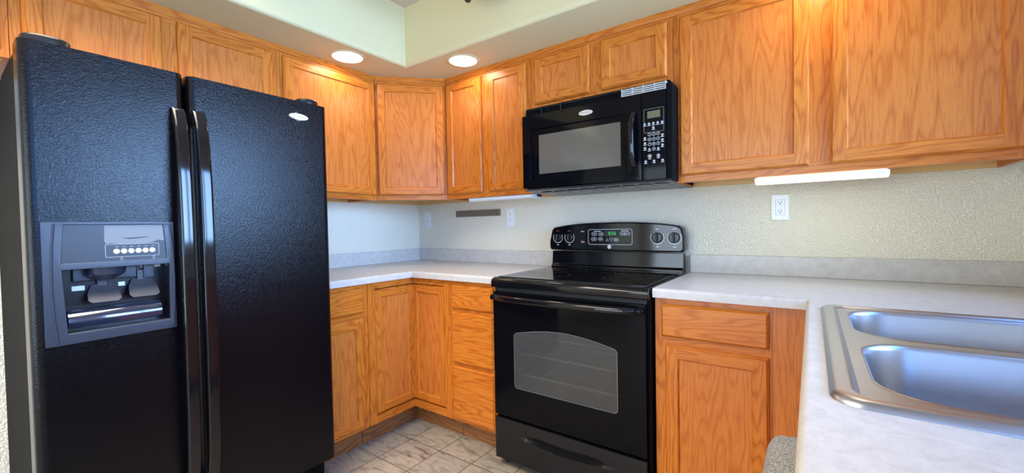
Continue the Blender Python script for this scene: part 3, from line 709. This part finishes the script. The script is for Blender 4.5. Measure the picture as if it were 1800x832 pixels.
# ------------------------------------------------------------------ microwave
MX0, MX1 = 49.72, 79.0; MW = MX1-MX0
MX1 = 79.66; MW = MX1-MX0
o = thing('microwave', 'black over-the-range microwave with part of its top vent grille missing', 'microwave', (MX0, 0, 52.7))
zz = 52.7
MB().box(.25, MW-.7, -14.6, -.1, .35, 17.4, bev=.08).build('body', SATIN, o)
Z = lambda z: z-zz
sx = 74.6-MX0
mw = [(53.45-MX0, Z(56.25)), (70.65-MX0, Z(56.3)), (70.65-MX0, Z(63.9)), (53.45-MX0, Z(64.2))]
dr = MB().plate([(0, Z(53.45)), (sx-.06, Z(53.35)), (sx-.06, Z(68.3)), (0, Z(68.3))], [rrect(51.6-MX0, 71.9-MX0, Z(55.1), Z(65.3), .3, 3)], 'y', -16, -14.75, bev=.08).build('door', GLOSS, o)
MB().box(51.5-MX0, 72-MX0, -15.55, -15.4, Z(55.0), Z(65.4)).build('window_border', GLOSS, dr, smooth=0)
MB().prism([(53.45-MX0, Z(56.25)), (70.65-MX0, Z(56.25)), (70.65-MX0, Z(64.1)), (53.45-MX0, Z(64.1))], 'y', -15.6, -15.56).build('window', MICROGL, dr, smooth=0)
hx = 73.25-MX0; L = []
for k in range(15):
    t = k/14; z = Z(55.6)+(Z(65.2)-Z(55.6))*t; off = 1.35*max(0, 1-abs(2*t-1)**3)
    L.append([(hx+a, -16.15-off+b, z) for a, b in rrect(-.42, .42, -.35, .35, .2, 3)])
MB().loft(L).build('handle', GLOSS2, dr, smooth=50)
for z in (56.0, 64.8): MB().box(hx-.4, hx+.4, -16.6, -15.9, Z(z)-.35, Z(z)+.35, bev=.15).build('handle_post', GLOSS, dr)
bx, bz = 64.1-MX0, Z(66.75)
m = MB().lathe([(1, -15.97), (1, -16.08), (.93, -16.12)], (0, 0, 0), 'y', 40)
for v in m.bm.verts: v.co.x = bx+v.co.x*1.42; v.co.z = bz+v.co.z*.5
bd = m.build('badge', SILVER, dr, 'oval silver name badge')
MB().text('Whirlpool', bx, bz, -16.12, .5).build('lettering', GPRINT, bd, smooth=0)
# control side
cpz = MB().box(sx+.04, MW-1.0, -16, -14.75, Z(53.3), Z(68.3), bev=.08).build('control_panel', GLOSS, o)
MB().box(MW-.98, MW, -15.7, -.15, Z(53.0), Z(69.3), bev=.12).build('side_panel', SATIN, o)
yk = -16.012
m = MB().outline(rrect(75.0-MX0, 78.35-MX0, Z(61.35), Z(65.35), .12, 3), .04, 'y', yk)
m.build('printed_frame', GPRINT, cpz, smooth=0)
MB().box(75.6-MX0, 77.75-MX0, yk-.004, yk+.01, Z(63.75), Z(64.95)).build('display', LCD, cpz, smooth=0)
def key(x, z, r, glyph=None, bar=True, ring=True):
    m = MB()
    if ring: m.arc(x-MX0, Z(z), yk, r-.04, r, 0, 360, 0, 22)
    if glyph: m.text(glyph, x-MX0, Z(z), yk, r*1.15, lift=.002)
    if bar: m.box(x-MX0-.26, x-MX0+.26, yk-.003, yk, Z(z)-r-.16, Z(z)-r-.08)
    if not glyph: m.arc(x-MX0, Z(z), yk, 0.02, r*.5, 0, 360, 0, 12)
    m.build('key', WPRINT, cpz, smooth=0)
for k in range(5): key(75.15+.73*k, 62.85, .19)
key(76.6, 62.1, .2)
for r0 in range(3):
    for c in range(3): key(75.95+.72*c, 61.0-.83*r0, .29, str(r0*3+c+1), False)
key(76.67, 58.5, .29, '0', False)
for z in (60.45, 59.6, 58.75): key(75.15, z, .2)
for z in (60.7, 59.85, 59.0): key(78.1, z, .2)
key(75.9, 58.5, .18); key(77.4, 58.5, .18)
key(75.95, 57.3, .34); key(77.4, 57.3, .28); key(75.25, 56.45, .2); key(76.67, 56.45, .2); key(78.1, 56.45, .2)
# vent opening: louvres survive only on the right
m = MB().box(.4, MW-1, -14.5, -14.3, Z(68.35), Z(69.7)); m.build('vent_recess', HOLE, o, smooth=0)
m = MB()
gx0 = 70.9-MX0
for k in range(4): m.box(gx0, MW-1.0, -15.75+k*.05, -15.1, Z(68.35)+.36*k, Z(68.35)+.2+.36*k, bev=.04)
for k in range(5): m.box(gx0+k*(MW-1.15-gx0)/4, gx0+.14+k*(MW-1.15-gx0)/4, -15.65, -14.5, Z(68.32), Z(69.72))
m.build('vent_grille', mat('grille_grey', (.46, .45, .41), .4), o, 'remaining louvres of the vent')
m = MB()
for x in (.5, 4.2, 8.6): m.box(x, x+.2, -15.3, -14.3, Z(68.32), Z(69.75))
m.box(.45, gx0, -14.9, -14.4, Z(69.62), Z(69.75)); m.tube([(5.6, -15, Z(69.1)), (5.6, -14.4, Z(69.1))], .15, 10)
m.build('vent_clip', BPLA, o)
m = MB().prism([(-16.0, .55), (-15.7, .25), (-12.5, -.05), (-1, -.05), (-.3, .35), (-14.7, .6)], 'x', .6, MW-.25, bev=.05)
for k in range(9): m.box(3+k*2.9, 5.2+k*2.9, -13.6, -9, -.1, .0)
m.build('underside', mat('underside_grey', (.05, .05, .055), .3, .3), o)

# ------------------------------------------------------------------ recessed lights
def downlight(x, y, label):
    o = thing('recessed_light', label, 'ceiling light', (x, y, ZS), 0, 'recessed lights in the soffit')
    MB().lathe([(3.08, .0), (3.08, -.1), (3.65, -.12), (3.78, -.02), (3.78, 0)], (0, 0, 0), 'z', 40, cap0=False, cap1=False).build('trim_ring', SOFF, o, smooth=50)
    MB().lathe([(3.08, -.02), (3.0, -.16), (2.0, -.26), (.02, -.3)], (0, 0, 0), 'z', 40, cap0=False).build('lens', LENS, o, smooth=60, wn=False)
    l = bpy.data.lights.new('downlight', 'AREA'); l.shape = 'DISK'; l.size = 5.8*I; l.energy = 1.45; l.color = (1, .82, .60); l.spread = R(170)
    lo = bpy.data.objects.new('downlight', l); COL.objects.link(lo); lo.parent = o; lo.location = (0, 0, -.4*I)
    return o
downlight(17.55, -34.75, 'lit round recessed light in the soffit above the refrigerator side')
downlight(35.5, -17.9, 'lit round recessed light in the soffit near the microwave side')
downlight(99.4, -17.9, 'lit round recessed light above the wide cabinet right of the microwave')

# ------------------------------------------------------------------ under-cabinet lights
def under_light(x0, x1, z0, z1, lens, label, lit):
    o = thing('under_cabinet_light', label, 'under-cabinet light', ((x0+x1)/2, -9.4, z0)); hw = (x1-x0)/2; h = z1-z0
    MB().box(-hw, hw, -.2, 2.0, .35, ZB+1.0-z0, bev=.08).build('housing', WPL, o)
    MB().prism([(-2.0, .75), (-2.0, h), (-.2, h), (-.2, .0), (-1.4, 0.02), (-1.85, .3)], 'x', -hw+.12, hw-.12, bev=.08).build('lens', lens, o)
    for s in (-1, 1): MB().prism([(-2.05, .7), (-2.05, h+.02), (1.95, h+.02), (1.95, .3), (-.2, -.04), (-1.45, -.03), (-1.9, .27)], 'x', s*hw-(.12 if s > 0 else 0), s*hw+(.12 if s < 0 else 0)).build('end_cap', WPL, o)
    MB().box(hw-1.9, hw-.5, -2.06, -1.98, h*.45, h*.9, bev=.03).build('switch', WPL, o)
    if lit:
        l = bpy.data.lights.new('tube_light', 'AREA'); l.shape = 'RECTANGLE'; l.size = 2*hw*I; l.size_y = 2.2*I; l.energy = .45; l.color = (.90, 1, .84)
        lo = bpy.data.objects.new('tube_light', l); COL.objects.link(lo); lo.parent = o; lo.location = (0, -.6*I, -.15*I)
    return o
under_light(30.6, 48.95, 51.85, 52.7, OFFL, 'unlit white under-cabinet light above the knife strip', False)
under_light(91.1, 107.25, 51.65, 52.6, TUBE, 'lit white under-cabinet tube light above the right-hand outlet', True)

# ------------------------------------------------------------------ outlets and knife strip
def outlet(x0, x1, z0, z1, label, gfci=False):
    o = thing('wall_outlet', label, 'outlet', ((x0+x1)/2, 0, (z0+z1)/2)); hw, hh = (x1-x0)/2, (z1-z0)/2
    MB().box(-hw, hw, -.24, 0, -hh, hh, bev=.1).build('cover_plate', WPL, o)
    rc = []
    if gfci:
        d = MB().box(-.66, .66, -.32, -.2, -1.32, 1.32, bev=.05).build('receptacle', WPL, o); rc = [(d, .75), (d, -.75)]
        MB().outline(rrect(-.7, .7, -1.36, 1.36, .08, 2), .03, 'y', -.245).build('seam', GPRINT, o, smooth=0)
        for z in (.16, -.16): MB().box(-.22, .22, -.37, -.3, z-.1, z+.1, bev=.03).build('button', WPL, d)
    else:
        for z in (.76, -.76):
            d = MB().prism([(.67*math.cos(R(a)) if abs(math.sin(R(a))) < .8 else .52*(1 if math.cos(R(a)) > 0 else -1), z+max(-.52, min(.52, .67*math.sin(R(a))))) for a in range(0, 360, 15)], 'y', -.3, -.2).build('receptacle', WPL, o, smooth=0); rc.append((d, z))
    yf = -.325 if gfci else -.305
    for d, z in rc:
        m = MB().box(-.24, -.15, yf, yf+.02, z, z+.28); m.box(.15, .24, yf, yf+.02, z+.03, z+.27); m.lathe([(.1, yf), (.1, yf+.02)], (0, 0, z-.2), 'y', 12); m.build('slots', HOLE, d, smooth=0)
    for z in ((1.75, -1.75) if gfci else (0,)): MB().lathe([(.1, -.24), (.1, -.27), (.05, -.28)], (0, 0, z), 'y', 12).build('screw', SILVER, o)
outlet(2.75, 5.45, 46.05, 50.6, 'white duplex wall outlet nearest the corner')
outlet(33.65, 36.2, 45.75, 50.4, 'white duplex wall outlet left of the range, beside the knife strip')
outlet(92.6, 95.3, 45.95, 50.5, 'white safety outlet under the lit tube right of the range', True)
o = thing('knife_strip', 'grey-brown metal magnetic knife strip on the back wall', 'knife strip', (23.9, 0, 49.5))
MB().box(-7.75, 7.75, -.7, -.0, -.88, .88, bev=.06).build('bar', STRIP, o)
MB().box(-7.6, 7.6, -.73, -.68, -.7, .66, bev=.02).build('magnet_face', mat('magnet_brown', srgb(118, 104, 86), .5, .3), o)

# ------------------------------------------------------------------ hanging fixture whose finial shows at the top edge
o = thing('ceiling_light', 'bronze finial of a hanging ceiling light at the top edge', 'ceiling light', (50.2, -32.8, ZC))
MB().lathe([(.1, 0), (2.6, 0), (2.5, -.5), (.9, -1.2), (.35, -1.4), (.35, -3), (.1, -3)], (0, 0, 0), 'z', 28).build('canopy', BRONZE, o, smooth=50)
MB().tube([(0, 0, -2.6), (0, 0, -9.9)], .25, 12).build('stem', BRONZE, o)
MB().lathe([(5.6, -6.4), (5.5, -7.0), (4.6, -8.1), (2.6, -8.8), (.4, -9.0), (.3, -8.85), (2.5, -8.6), (4.4, -7.9), (5.2, -6.9), (5.3, -6.4)], (0, 0, 0), 'z', 40).build('glass_bowl', FROST, o, smooth=60)
MB().lathe([(.05, -8.7), (.75, -8.9), (.8, -9.1), (.3, -9.3), (.28, -9.9), (.35, -10.25), (.3, -10.5), (.55, -10.75), (.6, -11.0), (.4, -11.3), (.05, -11.4)], (0, 0, 0), 'z', 24).build('finial', BRONZE, o, smooth=50)
